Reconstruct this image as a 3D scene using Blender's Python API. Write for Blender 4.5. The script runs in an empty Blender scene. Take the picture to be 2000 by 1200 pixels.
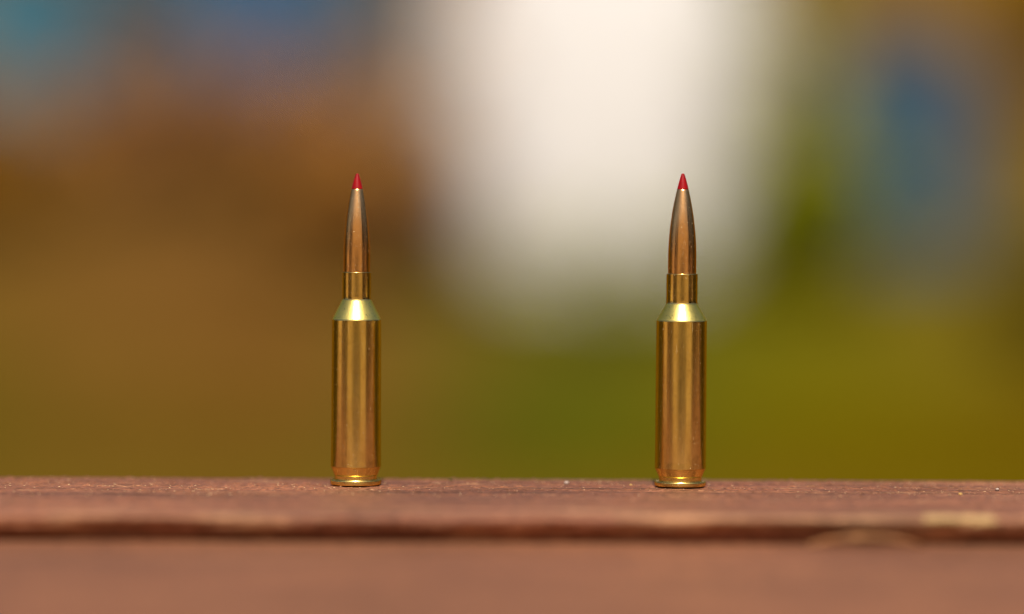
import bpy, math, random
import numpy as np
from mathutils import Matrix, Vector, Euler

random.seed(7)
RNG = np.random.RandomState(11)
S = bpy.context.scene
C = S.collection
MM = 0.001

# ------------------------------------------------------------------ camera
cam_d = bpy.data.cameras.new('camera')
cam = bpy.data.objects.new('camera', cam_d)
C.objects.link(cam)
cam_d.sensor_width = 36.0
cam_d.lens = 120.6
cam_d.clip_start = 0.01
cam_d.clip_end = 2000
cam_d.dof.use_dof = True
cam_d.dof.focus_distance = 0.793
cam_d.dof.aperture_fstop = 3.15
cam_d.dof.aperture_blades = 0
cam.matrix_world = (Matrix.Translation((0, -0.8, 0.0642))
                    @ Euler((math.radians(90 - 1.6), 0, 0)).to_matrix().to_4x4()
                    @ Matrix.Rotation(math.radians(0.25), 4, 'Z'))
S.camera = cam

# ------------------------------------------------------------------ sky and sun
SUN_EL, SUN_AZ = math.radians(55.5), math.radians(0.5)      # behind the camera, high
w = bpy.data.worlds.new('World')
S.world = w
w.use_nodes = True
wn = w.node_tree.nodes
sky = wn.new('ShaderNodeTexSky')
sky.sky_type = 'NISHITA'
sky.sun_disc = False
sky.sun_elevation = SUN_EL
sky.sun_rotation = math.pi - SUN_AZ
sky.air_density = 0.8
sky.dust_density = 5.0                     # hazy day
wn['Background'].inputs[1].default_value = 0.10
w.node_tree.links.new(sky.outputs[0], wn['Background'].inputs[0])
sl = bpy.data.lights.new('sun', 'SUN')
sl.energy = 3.6
sl.angle = math.radians(0.53)
sl.color = (1.0, 0.94, 0.86)
sun = bpy.data.objects.new('sun', sl)
C.objects.link(sun)
to_sun = Vector((math.sin(SUN_AZ) * math.cos(SUN_EL), -math.cos(SUN_AZ) * math.cos(SUN_EL), math.sin(SUN_EL)))
sun.rotation_euler = to_sun.to_track_quat('Z', 'Y').to_euler()
sun.location = to_sun * 5

S.view_settings.view_transform = 'Standard'
S.view_settings.look = 'None'
S.view_settings.exposure = 0.0
S.view_settings.gamma = 1.0
S.cycles.use_denoising = True
S.cycles.max_bounces = 8
S.cycles.filter_width = 1.05


# ------------------------------------------------------------------ helpers
def tag(o, label=None, cat=None, group=None, kind=None):
    if label: o['label'] = label
    if cat: o['category'] = cat
    if group: o['group'] = group
    if kind: o['kind'] = kind
    return o


def empty(name, loc, rot=(0, 0, 0)):
    o = bpy.data.objects.new(name, None)
    o.empty_display_size = 0.01
    o.location = loc
    o.rotation_euler = rot
    C.objects.link(o)
    return o


def mesh(name, verts, faces, mat, parent=None, smooth=True, colors=None):
    me = bpy.data.meshes.new(name)
    verts = np.asarray(verts, dtype=np.float32)
    faces = np.asarray(faces, dtype=np.int32)
    n, k = faces.shape
    me.vertices.add(len(verts))
    me.vertices.foreach_set('co', verts.ravel())
    me.loops.add(n * k)
    me.loops.foreach_set('vertex_index', faces.ravel())
    me.polygons.add(n)
    me.polygons.foreach_set('loop_start', np.arange(0, n * k, k, dtype=np.int32))
    if colors is not None:
        ca = me.color_attributes.new('tint', 'FLOAT_COLOR', 'POINT')
        ca.data.foreach_set('color', np.asarray(colors, dtype=np.float32).ravel())
    me.update(calc_edges=True)
    me.validate()
    me.polygons.foreach_set('use_smooth', np.full(len(me.polygons), smooth))
    me.materials.append(mat)
    o = bpy.data.objects.new(name, me)
    C.objects.link(o)
    if parent: o.parent = parent
    return o


def grid_faces(nu, nv, close_v=False):
    u = np.arange(nu - 1)[:, None]
    v = np.arange(nv if close_v else nv - 1)[None, :]
    v2 = (v + 1) % nv
    a = u * nv + v
    b = (u + 1) * nv + v
    c = (u + 1) * nv + v2
    d = u * nv + v2
    return np.stack([np.broadcast_to(q, (nu - 1, v.shape[1])) for q in (a, b, c, d)], -1).reshape(-1, 4)


def round_profile(pts, r=0.12, n=4):
    """Round the inner corners of a polyline [(radius, z), ...] in millimetres."""
    P = [np.array(p[:2], float) for p in pts]
    R = [p[2] if len(p) > 2 else r for p in pts]
    out = [P[0]]
    for i in range(1, len(P) - 1):
        a, b, c = P[i - 1], P[i], P[i + 1]
        la, lc = np.linalg.norm(a - b), np.linalg.norm(c - b)
        t = min(R[i], la * .45, lc * .45)
        p0, p1 = b + (a - b) / la * t, b + (c - b) / lc * t
        for k in range(n + 1):
            s = k / n
            out.append((1 - s) ** 2 * p0 + 2 * s * (1 - s) * b + s * s * p1)
    out.append(P[-1])
    # extra rings beside each corner keep the smooth shading tight
    full = [out[0]]
    for i in range(1, len(out)):
        L = np.linalg.norm(out[i] - out[i - 1])
        if L > 1.0:
            for f in (.06 / L, .5, 1 - .06 / L):
                full.append(out[i - 1] + (out[i] - out[i - 1]) * f)
        full.append(out[i])
    return np.array(full)


def lathe(name, pts, mat, parent, seg=144, r=0.12, n=4, raw=False):
    pr = np.array(pts, float) if raw else round_profile(pts, r, n)
    a = np.linspace(0, 2 * math.pi, seg, endpoint=False)
    v = np.zeros((len(pr), seg, 3))
    v[:, :, 0] = pr[:, 0, None] * np.cos(a)
    v[:, :, 1] = pr[:, 0, None] * np.sin(a)
    v[:, :, 2] = pr[:, 1, None]
    f = grid_faces(len(pr), seg, True)
    # outward winding
    f = f[:, ::-1]
    return mesh(name, v.reshape(-1, 3) * MM, f, mat, parent)


_tabs = {}
def vnoise(x, y, seed=0):
    """Smooth 2-D value noise in [-1, 1]."""
    if seed not in _tabs:
        _tabs[seed] = np.random.RandomState(1000 + seed).rand(256, 256) * 2 - 1
    T = _tabs[seed]
    xi, yi = np.floor(x).astype(int), np.floor(y).astype(int)
    fx, fy = x - xi, y - yi
    fx, fy = fx * fx * (3 - 2 * fx), fy * fy * (3 - 2 * fy)
    g = lambda i, j: T[i % 256, j % 256]
    return ((g(xi, yi) * (1 - fx) + g(xi + 1, yi) * fx) * (1 - fy)
            + (g(xi, yi + 1) * (1 - fx) + g(xi + 1, yi + 1) * fx) * fy)


# ------------------------------------------------------------------ materials
def new_mat(name):
    m = bpy.data.materials.new(name)
    m.use_nodes = True
    nt = m.node_tree
    return m, nt, nt.nodes['Principled BSDF'], nt.links


def noise_node(nt, scale=(1, 1, 1), detail=4, rough=.6, nscale=1.0, coord='Object'):
    tc = nt.nodes.new('ShaderNodeTexCoord')
    mp = nt.nodes.new('ShaderNodeMapping')
    mp.inputs['Scale'].default_value = scale
    nz = nt.nodes.new('ShaderNodeTexNoise')
    nz.inputs['Scale'].default_value = nscale
    nz.inputs['Detail'].default_value = detail
    nz.inputs['Roughness'].default_value = rough
    nt.links.new(tc.outputs[coord], mp.inputs[0])
    nt.links.new(mp.outputs[0], nz.inputs['Vector'])
    return nz


def ramp(nt, src, stops):
    r = nt.nodes.new('ShaderNodeValToRGB')
    e = r.color_ramp.elements
    while len(e) < len(stops): e.new(.5)
    for el, (p, c) in zip(e, stops):
        el.position = p
        el.color = (*c, 1) if len(c) == 3 else c
    nt.links.new(src, r.inputs[0])
    return r


def g(v): return (v, v, v)


def mixc(nt, fac, a, b, mode='MIX'):
    m = nt.nodes.new('ShaderNodeMix')
    m.data_type = 'RGBA'
    m.blend_type = mode
    if hasattr(fac, 'links'): nt.links.new(fac, m.inputs[0])
    else: m.inputs[0].default_value = fac
    for s, i in ((a, 6), (b, 7)):
        if hasattr(s, 'links'): nt.links.new(s, m.inputs[i])
        else: m.inputs[i].default_value = (*s, 1)
    return m.outputs[2]


def metal(name, col, tarnish, rough, streak=.10, speck=.5, bump=.02, rubbed=.55, edge=(.80, .58, .28)):
    m, nt, b, L = new_mat(name)
    b.inputs['Specular Tint'].default_value = (*edge, 1)      # colour of the metal at grazing angles
    big = noise_node(nt, (1, 1, .45), 4, .65, 260)
    t = ramp(nt, big.outputs[0], [(.36, g(0)), (.70, g(1))])
    c = mixc(nt, t.outputs[0], col, tarnish)
    rub = noise_node(nt, (1, 1, .7), 6, .72, 620)
    rb = ramp(nt, rub.outputs[0], [(.50, g(0)), (.66, g(rubbed))])
    c = mixc(nt, rb.outputs[0], c, tuple(x * .72 for x in tarnish))
    # fingerprint-sized smears of tarnish and small dark pits
    fine = noise_node(nt, (1, 1, 1), 2, .7, 3800)
    sp = ramp(nt, fine.outputs[0], [(.60, g(0)), (.68, g(speck))])
    c = mixc(nt, sp.outputs[0], c, tuple(x * .45 for x in tarnish))
    # dust and nicks that scatter the light
    du = noise_node(nt, (1, 1, 1), 1, .5, 3000)
    ds = ramp(nt, du.outputs[0], [(.715, g(0)), (.755, g(1))])
    # a few thin slanting scratches
    tc = nt.nodes.new('ShaderNodeTexCoord')
    mp = nt.nodes.new('ShaderNodeMapping')
    mp.inputs['Rotation'].default_value = (.9, 1.1, .3)
    mp.inputs['Scale'].default_value = (2600, 2600, 120)
    sc = nt.nodes.new('ShaderNodeTexNoise')
    sc.inputs['Scale'].default_value = 1.0
    sc.inputs['Detail'].default_value = 1
    L.new(tc.outputs['Object'], mp.inputs[0]); L.new(mp.outputs[0], sc.inputs['Vector'])
    ss = ramp(nt, sc.outputs[0], [(.765, g(0)), (.80, g(.5))])
    mx = nt.nodes.new('ShaderNodeMath'); mx.operation = 'MAXIMUM'
    L.new(ds.outputs[0], mx.inputs[0]); L.new(ss.outputs[0], mx.inputs[1])
    c = mixc(nt, mx.outputs[0], c, (.80, .56, .26))
    L.new(c, b.inputs['Base Color'])
    mt = nt.nodes.new('ShaderNodeMath'); mt.operation = 'MULTIPLY_ADD'
    L.new(mx.outputs[0], mt.inputs[0]); mt.inputs[1].default_value = -.6; mt.inputs[2].default_value = 1
    L.new(mt.outputs[0], b.inputs['Metallic'])
    # drawn metal: long streaks parallel to the axis change the gloss
    st = noise_node(nt, (1, 1, .012), 4, .7, 2600)
    r = ramp(nt, st.outputs[0], [(.3, g(max(rough - streak, .03))), (.7, g(rough + streak))])
    ra = nt.nodes.new('ShaderNodeMath'); ra.operation = 'MULTIPLY_ADD'
    L.new(rb.outputs[0], ra.inputs[0]); ra.inputs[1].default_value = .16; L.new(r.outputs[0], ra.inputs[2])
    L.new(ra.outputs[0], b.inputs['Roughness'])
    bp = nt.nodes.new('ShaderNodeBump')
    bp.inputs['Strength'].default_value = bump * 10
    bp.inputs['Distance'].default_value = 0.00004
    fx = noise_node(nt, (1, 1, .25), 5, .75, 1500)
    L.new(fx.outputs[0], bp.inputs['Height'])
    L.new(bp.outputs[0], b.inputs['Normal'])
    return m


M_CASE = metal('brass_case', (.95, .69, .22), (.82, .55, .15), .165, .03, .6, .04, .4)
M_SHOULDER = metal('brass_shoulder', (.98, .80, .22), (.92, .70, .16), .33, .09, .3, .03, .3, (.80, .62, .20))
M_NECK = metal('brass_neck', (.92, .65, .22), (.76, .49, .15), .15, .03, .5, .03, .4)
M_RIM = metal('brass_rim', (.90, .67, .21), (.74, .50, .14), .24, .05, .4, .04, .25)
M_BULLET = metal('copper_jacket', (.96, .54, .22), (.82, .43, .16), .205, .03, .5, .03, .4, (.78, .42, .20))
M_GROOVE = metal('brass_groove', (.90, .66, .19), (.78, .54, .14), .24, .04, .4, .03, .15)


def tip_mat():
    m, nt, b, L = new_mat('red_polymer')
    nz = noise_node(nt, (1, 1, 1), 3, .6, 900)
    r = ramp(nt, nz.outputs[0], [(.3, (.36, .001, .002)), (.75, (.25, .0008, .0015))])
    L.new(r.outputs[0], b.inputs['Base Color'])
    b.inputs['Roughness'].default_value = .40
    b.inputs['Specular IOR Level'].default_value = .28
    b.inputs['Subsurface Weight'].default_value = .0
    b.inputs['Subsurface Radius'].default_value = (.0006, .0001, .0001)
    b.inputs['Subsurface Scale'].default_value = 1.0
    return m


M_TIP = tip_mat()


def wood_mat(name, paint, paint2, worn, dark, worn_lo=.56, fine_y=900., edge=None, grain=.8):
    """Reddish-brown stained board: fibres along x, worn tan streaks, dark pores."""
    m, nt, b, L = new_mat(name)
    n1 = noise_node(nt, (14, 160, 160), 5, .62, 1.0)
    c1 = ramp(nt, n1.outputs[0], [(.32, paint2), (.66, paint)])
    n2 = noise_node(nt, (40, 420, 300), 5, .7, 1.0)
    k2 = ramp(nt, n2.outputs[0], [(worn_lo, g(0)), (worn_lo + .16, g(1))])
    c = mixc(nt, k2.outputs[0], c1.outputs[0], worn)
    n3 = noise_node(nt, (90, fine_y * 2.2, 1500), 4, .75, 1.0)
    k3 = ramp(nt, n3.outputs[0], [(.60, g(0)), (.72, g(.7))])
    c = mixc(nt, k3.outputs[0], c, dark)
    # pale grit and broken fibre ends
    n4 = noise_node(nt, (900, 1500, 900), 2, .6, 1.0)
    k4 = ramp(nt, n4.outputs[0], [(.69, g(0)), (.74, g(.9))])
    c = mixc(nt, k4.outputs[0], c, tuple(min(1, x * 1.7 + .06) for x in worn))
    if edge:                                  # paint rubbed off along the front edge
        tc = nt.nodes.new('ShaderNodeTexCoord')
        sx = nt.nodes.new('ShaderNodeSeparateXYZ')
        L.new(tc.outputs['Object'], sx.inputs[0])
        mr = nt.nodes.new('ShaderNodeMapRange')
        mr.interpolation_type = 'SMOOTHSTEP'
        L.new(sx.outputs[1], mr.inputs[0])
        mr.inputs[1].default_value, mr.inputs[2].default_value = edge
        mr.inputs[3].default_value, mr.inputs[4].default_value = 1, 0
        n6 = noise_node(nt, (24, 70, 20), 4, .6, 1.0)
        k6 = ramp(nt, n6.outputs[0], [(.50, g(0)), (.66, g(.75))])
        mm = nt.nodes.new('ShaderNodeMath'); mm.operation = 'MULTIPLY'
        L.new(mr.outputs[0], mm.inputs[0]); L.new(k6.outputs[0], mm.inputs[1])
        c = mixc(nt, mm.outputs[0], c, tuple(min(1, x * 1.15) for x in worn))
    # short dark and light fibre ends, broad enough across to show at a low angle
    n7 = noise_node(nt, (420, 300, 700), 3, .7, 1.0)
    k7 = ramp(nt, n7.outputs[0], [(.34, g(.62)), (.5, g(1.0)), (.68, g(1.34))])
    c = mixc(nt, 1.0, c, k7.outputs[0], 'MULTIPLY')
    # dirt-filled grain lines running along the board
    n8 = noise_node(nt, (9, 330, 40), 3, .6, 1.0)
    k8 = ramp(nt, n8.outputs[0], [(.57, g(0)), (.66, g(grain))])
    c = mixc(nt, k8.outputs[0], c, dark)
    # broad, soft change of tone along the board
    n5 = noise_node(nt, (16, 30, 30), 3, .55, 1.0)
    k5 = ramp(nt, n5.outputs[0], [(.3, g(.70)), (.7, g(1.22))])
    c = mixc(nt, 1.0, c, k5.outputs[0], 'MULTIPLY')
    L.new(c, b.inputs['Base Color'])
    b.inputs['Roughness'].default_value = .62
    b.inputs['Specular IOR Level'].default_value = .35
    bp = nt.nodes.new('ShaderNodeBump')
    bp.inputs['Strength'].default_value = .6
    bp.inputs['Distance'].default_value = .00008
    L.new(n3.outputs[0], bp.inputs['Height'])
    L.new(bp.outputs[0], b.inputs['Normal'])
    return m


M_WOOD = wood_mat('stained_board', (.280, .110, .050), (.195, .070, .038), (.43, .225, .105), (.09, .036, .017), edge=(-.068, -.050))
M_WOOD2 = wood_mat('stained_board_near', (.285, .113, .046), (.205, .076, .033), (.325, .138, .059), (.22, .08, .04), .58, grain=.5)
M_RAW = wood_mat('bare_wood', (.56, .37, .155), (.42, .25, .09), (.64, .47, .23), (.30, .17, .07))
M_SPLINTER = wood_mat('splintered_wood', (.34, .145, .048), (.25, .095, .032), (.43, .21, .075), (.16, .06, .025))


def plain(name, c1, c2, nscale=20., rough=.8, detail=4, spec=.3):
    m, nt, b, L = new_mat(name)
    nz = noise_node(nt, (1, 1, 1), detail, .6, nscale)
    r = ramp(nt, nz.outputs[0], [(.3, c1), (.7, c2)])
    L.new(r.outputs[0], b.inputs['Base Color'])
    b.inputs['Roughness'].default_value = rough
    b.inputs['Specular IOR Level'].default_value = spec
    return m


def tint_mat(name, nscale, lo=.7, hi=1.25, rough=.9, spec=0.):
    m, nt, b, L = new_mat(name)
    at = nt.nodes.new('ShaderNodeAttribute')
    at.attribute_name = 'tint'
    nz = noise_node(nt, (1, 1, 1), 5, .65, nscale)
    r = ramp(nt, nz.outputs[0], [(.3, g(lo)), (.7, g(hi))])
    c = mixc(nt, 1.0, at.outputs['Color'], r.outputs[0], 'MULTIPLY')
    L.new(c, b.inputs['Base Color'])
    b.inputs['Roughness'].default_value = rough
    b.inputs['Specular IOR Level'].default_value = spec
    return m


# ------------------------------------------------------------------ ground: lawn rising into a grassy bank
CAMZ = .0642
GZ = -0.75


def bank_z(x, y):
    d = y + .8
    s = np.clip((d - 11.6) / 1.6, 0, None)
    z = np.where(d > 11.6, .25 * (d - 11.6) * np.clip(s, 0, 1) + 0, 0)
    z = np.minimum(z, 7 + .02 * d)
    back = np.clip(-y - 6.0, 0, 22)  # rear bank, added out of view for brass and copper to reflect
    z = z + .45 * back * np.clip(back / 3, 0, 1)
    far = np.clip((-y - 14) / 20, 0, 1)
    return GZ + z + .05 * vnoise(x * .9, y * .9, 3) * np.clip(s, 0, 1) + far * .3 * vnoise(x * .1, y * .1, 4)


# bare earth, dry leaves and grass on the bank, in metres on the ground: x, y, radius x, radius y, colour, weight
EARTH, GREEN, OCHRE, OLIVE = (0.1600, 0.0740, 0.0200), (0.0450, 0.0640, 0.0006), (0.1060, 0.0710, 0.0004), (0.0680, 0.0610, 0.0004)
PATCH = [
    (-1.3, 16.5, 1.5, 5.0, EARTH, 2.0), (-.9, 12.6, .55, 1.2, (0.0960, 0.0400, 0.0060), 1.6), (-2.3, 13.0, .8, 2.2, (0.0840, 0.0420, 0.0040), 1.2),
    (-2.1, 11.0, .5, 1.2, OLIVE, 1.8), (-1.1, 10.8, .6, .9, (0.0907, 0.0538, 0.0004), 1.4),
    (.15, 11.2, .45, 1.4, GREEN, 2.4), (.35, 12.8, .6, 1.2, (0.0798, 0.0840, 0.0084), 1.6),
    (1.05, 12.6, .45, 1.4, (0.1000, 0.0980, 0.0004), 2.0), (1.25, 11.0, .5, 1.3, OCHRE, 2.2), (2.1, 11.0, .5, 1.6, (0.0882, 0.0521, 0.0004), 1.6),
    (2.0, 13.4, .6, 1.4, (0.1218, 0.0882, 0.0101), 1.4), (1.35, 15.5, .35, 2.5, (0.1260, 0.1008, 0.0252), 1.4), (2.9, 18.5, .7, 3.5, (0.1680, 0.0798, 0.0067), 1.8),
    (.2, 18.5, 1.2, 3.0, (0.1680, 0.1008, 0.0336), 1.0),
]
xs = np.concatenate([-np.geomspace(400, 6.2, 26), np.linspace(-6, 6, 121), np.geomspace(6.2, 400, 26)])
ys = np.concatenate([-np.geomspace(400, 32, 14), np.linspace(-31, -3.2, 60), np.linspace(-3, 26, 233), np.geomspace(26.4, 500, 24)])
X, Y = np.meshgrid(xs, ys, indexing='ij')
Z = bank_z(X, Y)
rear = np.clip((2 - Y) / 4, 0, 1)[..., None]  # unseen rear ground made pale and warm to brighten the metal's reflections
num = .25 * ((1 - rear) * np.array((.13, .085, .003)) + rear * np.array((.52, .36, .16)))
den = np.zeros(X.shape) + .25
wob_x, wob_y = .25 * vnoise(X * 1.7, Y * 1.7, 5), .4 * vnoise(X * 1.7, Y * 1.7, 6)
for (px, py, rx, ry, col, wt) in PATCH:
    k = wt * np.exp(-((X + wob_x - px) / rx) ** 2 - ((Y + wob_y - py) / ry) ** 2)
    num += k[..., None] * np.array(col)
    den += k
tint = np.concatenate([num / den[..., None], np.ones(X.shape + (1,))], -1)
M_GROUND = tint_mat('bank_soil_and_grass', 3.0)
ground = mesh('ground', np.stack([X, Y, Z], -1).reshape(-1, 3), grid_faces(*X.shape), M_GROUND, colors=tint.reshape(-1, 4))
tag(ground, 'blurred bank of brown earth and green grass behind the board', kind='structure')

# ------------------------------------------------------------------ the wooden top
top = empty('wooden_tabletop', (0, 0, -.04))
tag(top, 'weathered reddish-brown wooden boards that both cartridges stand on', 'tabletop')

YB, YF = 21.3, -76.0          # back edge and front edge of the board under the cartridges (mm)


def lip_profile():
    """Cross-section of the upper board from its back foot over the top to under the front lip: (y, z, kind)"""
    P = []
    for z in (-38, -20, -6, -2): P.append((YB + .3, z, 0))
    for k in range(7):
        a = k / 6 * math.pi / 2
        P.append((YB - .8 + 1.1 * math.cos(a), -1.1 + 1.1 * math.sin(a), .6))
    for y in np.arange(YB - 1.0, -20, -.22): P.append((y, 0, 1))
    for y in np.arange(-20, YF + .8, -.7): P.append((y, 0, 1))
    for k in range(9):                      # worn arris
        a = k / 8 * 1.9
        P.append((YF + .4 - 1.1 * math.sin(a), -1.1 + 1.1 * math.cos(a), .8))
    y1, z1 = P[-1][0], P[-1][1]
    for k in range(1, 9):                   # face that leans back under the arris
        s = k / 8
        P.append((y1 + .7 * s, z1 - 1.3 * s, .8))
    y1, z1 = P[-1][0], P[-1][1]
    for k in range(1, 9):                   # open joint below it
        s = k / 8
        P.append((y1 + 2.5 * s ** .6, z1 - 2.0 * s, .8))
    for z in (-5.6, -6.4, -8, -20, -38): P.append((YF + 3.9, z, 0))
    return np.array(P)


def plank_a_surface(x, pr):
    """x (n,) in mm, pr profile rows -> vertices (n, m, 3) in mm"""
    Xg = x[:, None] + 0 * pr[None, :, 0]
    y0 = pr[None, :, 0] + 0 * Xg
    z0 = pr[None, :, 1] + 0 * Xg
    kd = pr[None, :, 2] + 0 * Xg
    # fibres and grain on the top
    yy = y0 + .5 * vnoise(Xg / 30, y0 / 6, 9)
    h = (.075 * vnoise(Xg / 16, yy / .9, 10) + .065 * vnoise(Xg / 5, yy / .5, 11) + .075 * vnoise(Xg / 1.0, yy / .6, 12)
         + .10 * vnoise(Xg / 45, yy / 9, 13))
    bits = np.clip(vnoise(Xg / .8, yy / .8, 14) - .48, 0, 1) * .75
    h += bits * (vnoise(Xg / 14, yy / 4, 15) > -.1)
    for (cy, x0, x1, dep, wd) in CRACKS:
        c = cy + .35 * vnoise(Xg / 18, Xg * 0 + cy, 16) + .08 * vnoise(Xg / 3, Xg * 0 + cy, 17)
        inx = np.clip((Xg - x0) / 6, 0, 1) * np.clip((x1 - Xg) / 6, 0, 1)
        h -= dep * inx * np.exp(-((y0 - c) / wd) ** 2)
    top_w = (kd == 1)
    z = z0 + np.where(top_w, h, 0)
    # the nose is chewed: its depth and the height of the undercut change along the board
    nose = (kd == .8)
    n1 = .55 * vnoise(Xg / 26, z0 * 0 + .5, 18) + .45 * vnoise(Xg / 9, z0 / 2, 19) + .25 * vnoise(Xg / 3, z0 / 1.0, 20)
    deep = np.clip(-z0 / 2.5, 0, 1)
    y = y0 + np.where(nose, n1 * .55 * deep, 0) + np.where(kd == .6, .25 * vnoise(Xg / 7, z0 * 0, 21) + .5 * vnoise(Xg / 60, z0 * 0, 22), 0)
    z = z + np.where(nose, (n1 * .7 + .15) * np.clip((-z0 - .8) / 2, 0, 1) * (z0 > -4), 0)
    z = z + np.where(nose, .10 * vnoise(Xg / 20, y0 / 3, 23), 0)
    return np.stack([Xg, y, z], -1)


CRACKS = [(-13.2, -140, 40, .60, .30), (-14.6, 20, 200, .65, .32), (-10.6, -60, 20, .35, .22), (-9.4, 60, 150, .4, .25), (-8.0, -150, -45, .35, .22),
          (-17.5, -200, -60, .2, .3), (-5.0, -170, -75, .15, .2), (7, -40, 90, .15, .25), (13, 60, 190, .15, .3),
          (-27, -90, 60, .25, .5), (-45, 10, 160, .25, .7), (-60, -160, -20, .3, .8)]
pr = lip_profile()
xa = np.concatenate([-np.geomspace(620, 168, 40), np.arange(-166, 166.1, .4), np.geomspace(168, 620, 40)])
V = plank_a_surface(xa, pr)
V[..., 2] += 40                              # tabletop root sits 40 mm below the top face
plank = mesh('plank', V.reshape(-1, 3) * MM, grid_faces(*V.shape[:2])[:, ::-1], M_WOOD, top)
tag(plank, 'raised board with a rounded chewed front edge')

# lower board in front
ZB = -6.3
pb = []
for z in (-38, -20, -9): pb.append((YF + 3.4, z, 0))
for k in range(7):
    a = k / 6 * math.pi / 2
    pb.append((YF + 2.4 + 1.0 * math.cos(a), ZB - 1.0 + 1.0 * math.sin(a), 0))
for y in np.arange(YF + 2.2, -238, -1.2): pb.append((y, ZB, 1))
for k in range(9):
    a = k / 8 * math.pi / 2
    pb.append((-238 - 4 * math.sin(a), ZB - 4 + 4 * math.cos(a), 0))
for z in (-20, -38): pb.append((-242, z, 0))
pb = np.array(pb)
xb = np.concatenate([-np.geomspace(620, 132, 30), np.arange(-130, 130.1, 1.3), np.geomspace(132, 620, 30)])
Xg = xb[:, None] + 0 * pb[None, :, 0]
yg = pb[None, :, 0] + 0 * Xg
zg = pb[None, :, 1] + np.where(pb[None, :, 2] == 1, .12 * vnoise(Xg / 20, yg / 3, 30) + .25 * vnoise(Xg / 60, yg / 14, 31), 0)
Vb = np.stack([Xg, yg, zg + 40], -1)
pl2 = mesh('plank', Vb.reshape(-1, 3) * MM, grid_faces(*Vb.shape[:2])[:, ::-1], M_WOOD2, top)
tag(pl2, 'smooth lower board filling the foreground')

# bare wood scar on the front edge of the upper board
sx = np.linspace(87.0, 102.5, 60)
k0 = int(np.argmin(np.abs(pr[:, 0] - (YF + 2.6)) + 10 * (pr[:, 2] != 1)))
k1 = int(np.where(pr[:, 2] == .8)[0][9])
sub = pr[k0:k1 + 1]
Vs = plank_a_surface(sx, sub)
tt = (sx - 87.0) / 15.5
ks = np.arange(len(sub))
ed = np.minimum(np.minimum(tt, 1 - tt)[:, None] * 9, np.minimum(ks, ks[::-1])[None, :] / 4.)
ed = ed + .55 * vnoise(sx[:, None] / 2.2 + 0 * ks[None, :], ks[None, :] / 3. + 0 * sx[:, None], 41)
thick = .30 * np.clip(ed * 1.6, 0, 1) - .09
edge = .8 * vnoise(sx / 2.5, sx * 0, 40)
Vs[..., 1] -= thick
Vs[..., 2] += thick * .8 + 40
Vs[..., 0] += (np.linspace(-1, 1, len(sub))[None, :] * edge[:, None]) * .6
scar = mesh('bare_wood_scar', Vs.reshape(-1, 3) * MM, grid_faces(*Vs.shape[:2])[:, ::-1], M_RAW, plank)
tag(scar, 'pale yellow scar of bare wood on the front edge')

# curled splinter lying in the joint below the scar
nx, na = 60, 12
u = np.linspace(-1, 1, nx)
Vv = []
for i, t in enumerate(u):
    arch = max(0, 1 - t * t)
    cx, cz = 74.5 + 12.5 * t, ZB + .15 + 2.2 * arch ** .9
    cy = YF - 3.6 - .8 * arch
    hw, hh = .35 + 1.2 * arch ** .5, .25 + .45 * arch ** .5
    for a in np.linspace(0, 2 * math.pi, na, endpoint=False):
        Vv.append((cx, cy + hw * math.cos(a), cz + hh * math.sin(a) + .08 * math.sin(9 * t + 2 * a) + 40))
fs = grid_faces(nx, na, True)
spl = mesh('splinter', np.array(Vv) * MM, fs, M_SPLINTER, pl2)
tag(spl, 'arched orange-brown splinter lifting from the joint')

# ------------------------------------------------------------------ cartridges
PX = 0.1194                                  # mm for one pixel of the photograph at the cartridges


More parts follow.
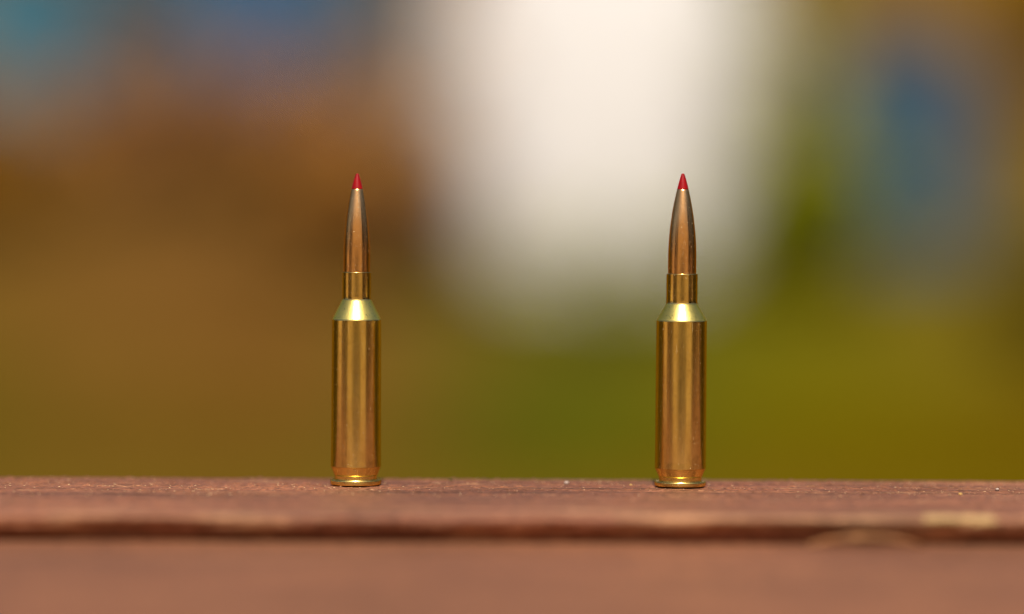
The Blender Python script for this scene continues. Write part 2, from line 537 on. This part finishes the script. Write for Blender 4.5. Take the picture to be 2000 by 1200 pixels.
def cartridge(loc, lean, label, d, spin=0.):
    root = empty('rifle_cartridge', loc, (0, lean, 0))
    tag(root, label, 'cartridge', 'cartridges standing on the board')
    rim, rimh, gr, gtop, btop, bodyb, bodyt, sh0, sh1, nk, mouth, bul, tipz, tipr, end = [v * PX for v in d]
    case = lathe('case', [(bodyb - .55, btop - .10), (bodyb, btop + .05, .08), (bodyb - .02, btop + 1.5), (bodyt, sh0 - .20, .30), (bodyt - .12, sh0 + .06)],
                 M_CASE, root, r=.10)
    lathe('shoulder', [(bodyt - .08, sh0 + .01), (bodyt - .14, sh0 + .15, .30), (nk + .10, sh1 - .22, .30), (nk + .02, sh1 + .02, .12), (nk - .02, sh1 + .12)],
          M_SHOULDER, case, r=.25, n=5)
    lathe('neck', [(nk + .10, sh1 - .06), (nk + .03, sh1 + .14, .2), (nk, sh1 + .55, .2), (nk, sh1 + 1.0), (nk, mouth - .12, .08), (nk - .10, mouth, .06), (bul + .03, mouth, .04), (bul - .05, mouth - .6)],
          M_NECK, case, r=.08)
    lathe('extractor_groove', [(bodyb - .02, btop + .02), (bodyb - .12, btop - .10, .05), (gr + .28, gtop + .10, .05), (gr + .16, gtop - .22, .18), (gr, gtop - .42, .1),
                               (gr - .03, rimh + .06, .1), (gr + .15, rimh - .10)], M_GROOVE, case, r=.1)
    lathe('rim', [(0.01, .06), (2.7, .06, .05), (rim - .62, .0, .05), (rim - .10, .22, .25), (rim, .48, .2), (rim, rimh - .22, .1), (rim - .12, rimh, .08), (gr - .1, rimh, .05), (gr - .4, rimh - .2)],
          M_RIM, case, r=.1, n=5)
    # jacketed bullet with a secant ogive
    L = tipz - mouth
    shank = L * .18
    og = []
    og.append((bul - .02, mouth - 1.5))
    og.append((bul, mouth + .02))
    og.append((bul, mouth + shank * .7))
    for k in range(0, 41):
        s = k / 40
        rr = bul - (bul - tipr) * (s ** 1.92 * .80 + s ** 1.2 * .20 * s)
        og.append((rr, mouth + shank + (L - shank) * s))
    og.append((tipr - .06, tipz + .06))
    og.append((tipr - .35, tipz + .06))
    lathe('bullet', og, M_BULLET, root, raw=True)
    H = end - tipz
    tp = [(tipr - .5, tipz - .1), (tipr - .07, tipz + .02), (tipr - .04, tipz + .14)]
    for k in range(1, 25):
        s = k / 24
        tp.append((tipr - .04 - (tipr - .44) * (.82 * s + .18 * s * s), tipz + .14 + (H - .42) * s))
    r_end, z_end = tp[-1]
    for k in range(1, 9):
        a = k / 8 * math.pi / 2
        tp.append((max(r_end * math.cos(a), .005), z_end + .28 * math.sin(a)))
    lathe('bullet_tip', tp, M_TIP, root, seg=72, raw=True)
    for ch in root.children: ch.rotation_euler.z = spin
    return root


#                     rim  rimh  gr  gtop btop bodyb bodyt sh0  sh1  nk   mouth  bul  tipz  tipr end   (pixels, radii and heights)
c1 = cartridge(((696.0 - 1000) * PX * MM, 0, .11 * MM), math.radians(.08),
               'left brass cartridge with the narrower neck and a red pointed tip',
               (49.9, 11.3, 41, 22.5, 36.1, 49.0, 47.9, 325, 363, 28.2, 417, 25.9, 578.5, 11.4, 609))
c2 = cartridge(((1330.6 - 1000) * PX * MM, 0, .11 * MM), math.radians(.17),
               'right brass cartridge with the wider neck, before the pale boulder',
               (50.4, 10.6, 41.5, 22.5, 35.3, 49.8, 49.2, 325.5, 358, 30.4, 416.5, 27.5, 580.5, 11.4, 612), 2.3)

# ------------------------------------------------------------------ grit on the board
M_GRIT = plain('pale_grit', (.34, .25, .20), (.48, .37, .30), 900, .5)
M_GRITY = plain('yellow_grit', (.62, .38, .08), (.75, .5, .16), 900, .5)
M_DEBRIS = plain('dark_debris', (.05, .05, .015), (.10, .08, .03), 900, .8)


def grain(name, x, y, r, mat, label, flat=.8, seed=0):
    rs = np.random.RandomState(seed)
    nu, nv = 9, 12
    v = []
    for i in range(nu):
        th = math.pi * i / (nu - 1)
        for j in range(nv):
            ph = 2 * math.pi * j / nv
            q = 1 + .16 * (rs.rand() - .5) * (0 < i < nu - 1)
            v.append((r * q * math.sin(th) * math.cos(ph) * 1.15, r * q * math.sin(th) * math.sin(ph), r * flat * q * math.cos(th)))
    o = mesh(name, np.array(v) * MM, grid_faces(nu, nv, True)[:, ::-1], mat)
    o.location = (x * MM, y * MM, (r * flat * .85) * MM)
    tag(o, label, 'grit', 'specks lying on the board')
    return o


def spot(px, py):
    d = 800 * 538. / (py - 413)
    return ((px - 1000) * PX * d / 800, 800 * 1. * 0 + d - 800)


for (nm, px, py, r, mt, lab, fl) in (
        ('grit_grain', 1108, 948, .55, M_GRIT, 'round pale grain of grit on the board between the cartridges', .9),
        ('grit_grain', 1234, 949.5, .28, M_GRITY, 'tiny yellow grain just left of the right cartridge', .8),
        ('grit_grain', 1879, 964.5, .38, M_GRITY, 'small yellow grain on the crack near the right end', .7),
        ('grit_grain', 1951, 956, .40, M_GRIT, 'pale grain behind the crack near the right end of the board', .9),
        ('debris_flake', 882, 941, .50, M_DEBRIS, 'dark flake near the back edge right of the left cartridge', .45)):
    x, y = spot(px, py)
    grain(nm, x, y, r, mt, lab, fl, int(px))

# fine dust and paint crumbs over the board: uncountable, one part
def dust():
    rs = np.random.RandomState(5)
    n = 2600
    px_ = rs.uniform(-150, 150, n)
    py_ = rs.uniform(-34, 20, n)
    keep = vnoise(px_ / 18, py_ / 5, 60) + .9 * rs.rand(n) > .35
    px_, py_ = px_[keep], py_[keep]
    n = len(px_)
    r = .05 + .16 * rs.rand(n) ** 3
    oct_ = np.array([(1, 0, 0), (0, 1, 0), (-1, 0, 0), (0, -1, 0), (0, 0, 1), (0, 0, -1)], float)
    tri = np.array([(0, 1, 4), (1, 2, 4), (2, 3, 4), (3, 0, 4), (1, 0, 5), (2, 1, 5), (3, 2, 5), (0, 3, 5)])
    v = oct_[None] * r[:, None, None] * (1 + .5 * (rs.rand(n, 6, 1) - .5)) * np.array((1.5, 1, .8))
    v += np.stack([px_, py_, 40 + .02 + r * .5], -1)[:, None, :]
    f = (tri[None] + 6 * np.arange(n)[:, None, None]).reshape(-1, 3)
    o = mesh('dust', v.reshape(-1, 3) * MM, f, M_DUST, plank, False)
    o['kind'] = 'stuff'


M_DUST = plain('wood_dust', (.30, .14, .07), (.66, .46, .26), 700, .7)
dust()

# ------------------------------------------------------------------ blurred things on the bank
M_BOULDER = plain('pale_stone', (.54, .515, .48), (.64, .615, .58), 4.0, .85)


def boulder():
    nu, nv = 40, 56
    th = np.linspace(0, math.pi, nu)[:, None]
    ph = np.linspace(0, 2 * math.pi, nv, endpoint=False)[None, :]
    sx_, sy_, sz_ = np.sin(th) * np.cos(ph), np.sin(th) * np.sin(ph), np.cos(th) + 0 * ph
    q = 1 + .05 * vnoise(sx_ * 2 + 7, sz_ * 2 + 3, 50) + .03 * vnoise(sx_ * 5 + 7, sz_ * 5 + sy_ * 4, 51)
    e = 1.0                                           # squarish super-ellipsoid
    f = lambda v: np.sign(v) * np.abs(v) ** e
    fy = np.sign(sy_) * np.abs(sy_) ** .90            # a slab with a flattish front face
    v = np.stack([.73 * q * f(sx_), .34 * q * fy, 1.06 * q * f(sz_)], -1)
    o = mesh('boulder', v.reshape(-1, 3), grid_faces(nu, nv, True)[:, ::-1], M_BOULDER)
    o.location = (.365, 13.45, .52)
    o.rotation_euler = (math.radians(-24), 0, 0)
    return tag(o, 'large pale off-white boulder blurred behind and between the cartridges', 'boulder')


boulder()

M_DRUM = plain('blue_drum_paint', (.035, .10, .19), (.05, .13, .22), 3.0, .5)
M_BAND = plain('blue_drum_band', (.03, .085, .15), (.04, .10, .18), 3.0, .5)


def drum(x, y, z, label, paint, s=1.0, tilt=0.):
    root = empty('blue_drum', (x, y, z), (0, tilt, 0))
    tag(root, label, 'drum', 'blue drums on the bank')
    R_, H_ = 290 * s, 880 * s
    pts = [(1, 0), (R_ * .97, 0, 10), (R_, 14, 10)]
    for zc in (.33, .66):
        pts += [(R_, H_ * zc - 25, 8), (R_ + 10, H_ * zc, 10), (R_, H_ * zc + 25, 8)]
    pts += [(R_, H_ - 14, 10), (R_ * .97, H_, 8), (R_ * .93, H_ - 12, 8), (1, H_ - 12)]
    lathe('drum_body', pts, paint, root, seg=64, r=10)
    for zc in (.012, .988):
        lathe('rolled_hoop', [(R_ * .985, H_ * zc - 12), (R_ * 1.02, H_ * zc - 10, 6), (R_ * 1.02, H_ * zc + 10, 6), (R_ * .985, H_ * zc + 12)], M_BAND, root, seg=64, r=6)
    return root


bz = lambda x, y: float(bank_z(np.array([x]), np.array([y]))[0])
M_TEAL = plain('teal_drum_paint', (.035, .17, .24), (.045, .195, .275), 3.0, .5)
M_STEEL = plain('steel_blue_drum_paint', (.025, .125, .25), (.035, .145, .285), 3.0, .5)
M_GREYB = plain('grey_blue_drum_paint', (.055, .10, .13), (.07, .12, .15), 3.0, .5)
M_DULL = plain('dull_blue_drum_paint', (.030, .085, .145), (.042, .10, .165), 3.0, .5)
drum(1.67, 13.75, bz(1.67, 13.75) - .12, 'dull blue drum blurred at the upper right, beyond the right cartridge', M_DULL, 1.10)
drum(-2.42, 15.9, bz(-2.42, 15.9), 'bright teal drum blurred in the top left corner', M_TEAL)
drum(-1.82, 16.2, bz(-1.82, 16.2), 'grey-blue drum blurred along the top edge beside the teal drum', M_GREYB)
drum(-1.22, 16.1, bz(-1.22, 16.1), 'steel-blue drum blurred along the top edge, second from the pale boulder', M_STEEL)
drum(-.62, 16.4, bz(-.62, 16.4), 'grey-blue drum blurred along the top edge next to the pale boulder', M_GREYB)

M_LEAF = tint_mat('shrub_leaves', 9.0, .75, 1.25, .7)
M_STEM = plain('shrub_stem', (.10, .06, .03), (.16, .10, .05), 30, .9)


def shrub(x, y, w_, h_, col, var, label, seed, n=2600, leaf=.05):
    rs = np.random.RandomState(seed)
    z = bz(x, y)
    root = empty('shrub', (x, y, z))
    tag(root, label, 'shrub', 'shrubs on the bank')
    # leaf clumps in an uneven crown
    nc = 46
    cd = rs.normal(size=(nc, 3)); cd /= np.linalg.norm(cd, axis=1)[:, None]
    cr = rs.rand(nc) ** .45
    cen = np.stack([cd[:, 0] * cr * w_ * .46, cd[:, 1] * cr * w_ * .40, h_ * .55 + cd[:, 2] * cr * h_ * .42], -1)
    csz = (.10 + .12 * rs.rand(nc)) * min(w_, h_)
    ctone = 1 + var * (rs.rand(nc) - .5)
    pick = rs.randint(0, nc, n)
    P = cen[pick] + rs.normal(size=(n, 3)) * csz[pick][:, None] * .55
    P[:, 2] = np.maximum(P[:, 2], .02)
    nr = rs.normal(size=(n, 3)) * .7 + np.array((0, -.5, 1.2)); nr /= np.linalg.norm(nr, axis=1)[:, None]
    a = np.cross(nr, rs.normal(size=(n, 3))); a /= np.linalg.norm(a, axis=1)[:, None]
    b_ = np.cross(nr, a)
    sz = leaf * (.6 + .8 * rs.rand(n))[:, None]
    v = np.stack([P - a * sz, P + b_ * sz * .45, P + a * sz, P - b_ * sz * .45], 1)
    tone = (ctone[pick] * (1 + .3 * (rs.rand(n) - .5)))[:, None] * np.array(col)[None, :]
    cols = np.concatenate([np.repeat(tone[:, None, :], 4, 1), np.ones((n, 4, 1))], -1)
    mesh('foliage', v.reshape(-1, 3), np.arange(4 * n).reshape(n, 4), M_LEAF, root, False, cols.reshape(-1, 4))
    # branching stem
    vs, fsx = [], []
    for k in range(9):
        e = cen[k] * np.array((.9, .9, .95))
        p0 = np.array((.02 * math.cos(k), .02 * math.sin(k), -.05))
        mid = p0 * .4 + e * .6 + np.array((0, 0, .06)); mid[:2] *= .7
        ring = []
        for (p, r) in ((p0, .018), (mid, .011), (e, .004)):
            base = len(vs)
            for j in range(6):
                t = j / 6 * 2 * math.pi
                vs.append((p[0] + r * math.cos(t), p[1] + r * math.sin(t), p[2]))
            ring.append(base)
        for q in range(2):
            for j in range(6):
                fsx.append((ring[q] + j, ring[q] + (j + 1) % 6, ring[q + 1] + (j + 1) % 6, ring[q + 1] + j))
    mesh('stem', vs, fsx, M_STEM, root)
    return root


SHRUBS = [
    (-1.30, 14.6, 1.8, .55, (.34, .155, .045), .4, 'broad rusty brown shrub blurred behind the left cartridge', 1),
    (-2.35, 13.9, .9, .50, (.33, .15, .014), .4, 'dull brown shrub blurred at the left edge below the teal drum', 2),
    (-.56, 13.2, .95, .60, (.40, .18, .035), .4, 'small tan brown shrub just left of the pale boulder', 3),
    (1.20, 12.9, .60, .62, (.25, .26, .001), .4, 'yellow-green shrub right of the pale boulder', 4),
    (2.25, 12.4, .9, .36, (.15, .105, .010), .5, 'ochre shrub blurred at the right edge below the blue drum', 5),
    (2.85, 16.0, .9, 1.3, (.20, .10, .004), .5, 'tall brown shrub in the top right corner', 6),
    (1.12, 15.3, .45, 1.3, (.27, .215, .05), .5, 'tall olive brown shrub between the pale boulder and blue drum', 8),
]
for a in SHRUBS: shrub(*a)
shrub(-.30, 12.75, .42, 1.5, (.52, .30, .12), .4, 'sparse dry brown shrub over the left edge of the pale boulder', 21, 200, .05)
shrub(1.06, 13.05, .36, 1.5, (.42, .40, .12), .4, 'sparse olive shrub over the right edge of the pale boulder', 22, 280, .05)
shrub(.42, 12.45, .95, .45, (.26, .26, .04), .4, 'low sparse green shrub at the foot of the pale boulder', 23, 130, .05)

# dark trees added out of view for the brass to mirror: one mass
def add_reflection_trees():
    rs = np.random.RandomState(77)
    V_, F_, T_ = [], [], []
    for (cx, cy, hh, ww) in ((7.0, -4.6, 3.5, 1.7), (8.6, -4.2, 4.0, 2.0), (-9.5, -5.0, 3.2, 1.9), (-8.0, -7.5, 3.4, 1.9),
                             (8.5, -1.2, 3.8, 1.9), (8.8, 2.0, 3.6, 1.9), (8.8, 5.2, 3.8, 1.9), (-10, 3.0, 3.6, 1.8), (-10, 6.5, 3.6, 1.8)):
        n = 1500
        z = rs.rand(n) ** .8
        rr = ww * (1 - z * .75) * (.55 + .45 * rs.rand(n) ** .5)
        an = rs.rand(n) * 2 * math.pi
        P = np.stack([cx + rr * np.cos(an), cy + rr * np.sin(an), bz(cx, cy) + z * hh], -1)
        a = rs.normal(size=(n, 3)); a /= np.linalg.norm(a, axis=1)[:, None]
        b_ = np.cross(a, rs.normal(size=(n, 3))); b_ /= np.linalg.norm(b_, axis=1)[:, None]
        sz = .16 * (.6 + .8 * rs.rand(n))[:, None]
        base = len(V_) * 4
        V_ += list(np.stack([P - a * sz, P + b_ * sz * .6, P + a * sz, P - b_ * sz * .6], 1))
    n = 6500                                  # low hedge, added unseen behind the camera to darken the lower case reflections
    hx = rs.uniform(-4.0, 4.0, n)
    P = np.stack([hx, -2.7 + .16 * rs.normal(size=n), GZ + rs.rand(n) * (.16 + .58 * np.exp(-(hx / 1.5) ** 2) + .06 * vnoise(hx * 2.2, hx * 0, 70))], -1)
    a = rs.normal(size=(n, 3)); a /= np.linalg.norm(a, axis=1)[:, None]
    b_ = np.cross(a, rs.normal(size=(n, 3))); b_ /= np.linalg.norm(b_, axis=1)[:, None]
    V_ += list(np.stack([P - a * .07, P + b_ * .045, P + a * .07, P - b_ * .045], 1))
    V_ = np.array(V_)
    n = len(V_)
    col = np.tile(np.array((.032, .026, .010, 1.0)), (n * 4, 1)) * (1 + .5 * (np.repeat(rs.rand(n), 4)[:, None] - .5))
    o = mesh('reflection_trees', V_.reshape(-1, 3), np.arange(4 * n).reshape(n, 4), M_LEAF, None, False, col)
    tag(o, 'unseen dark evergreens added only for the brass to reflect', 'wood', kind='stuff')


add_reflection_trees()
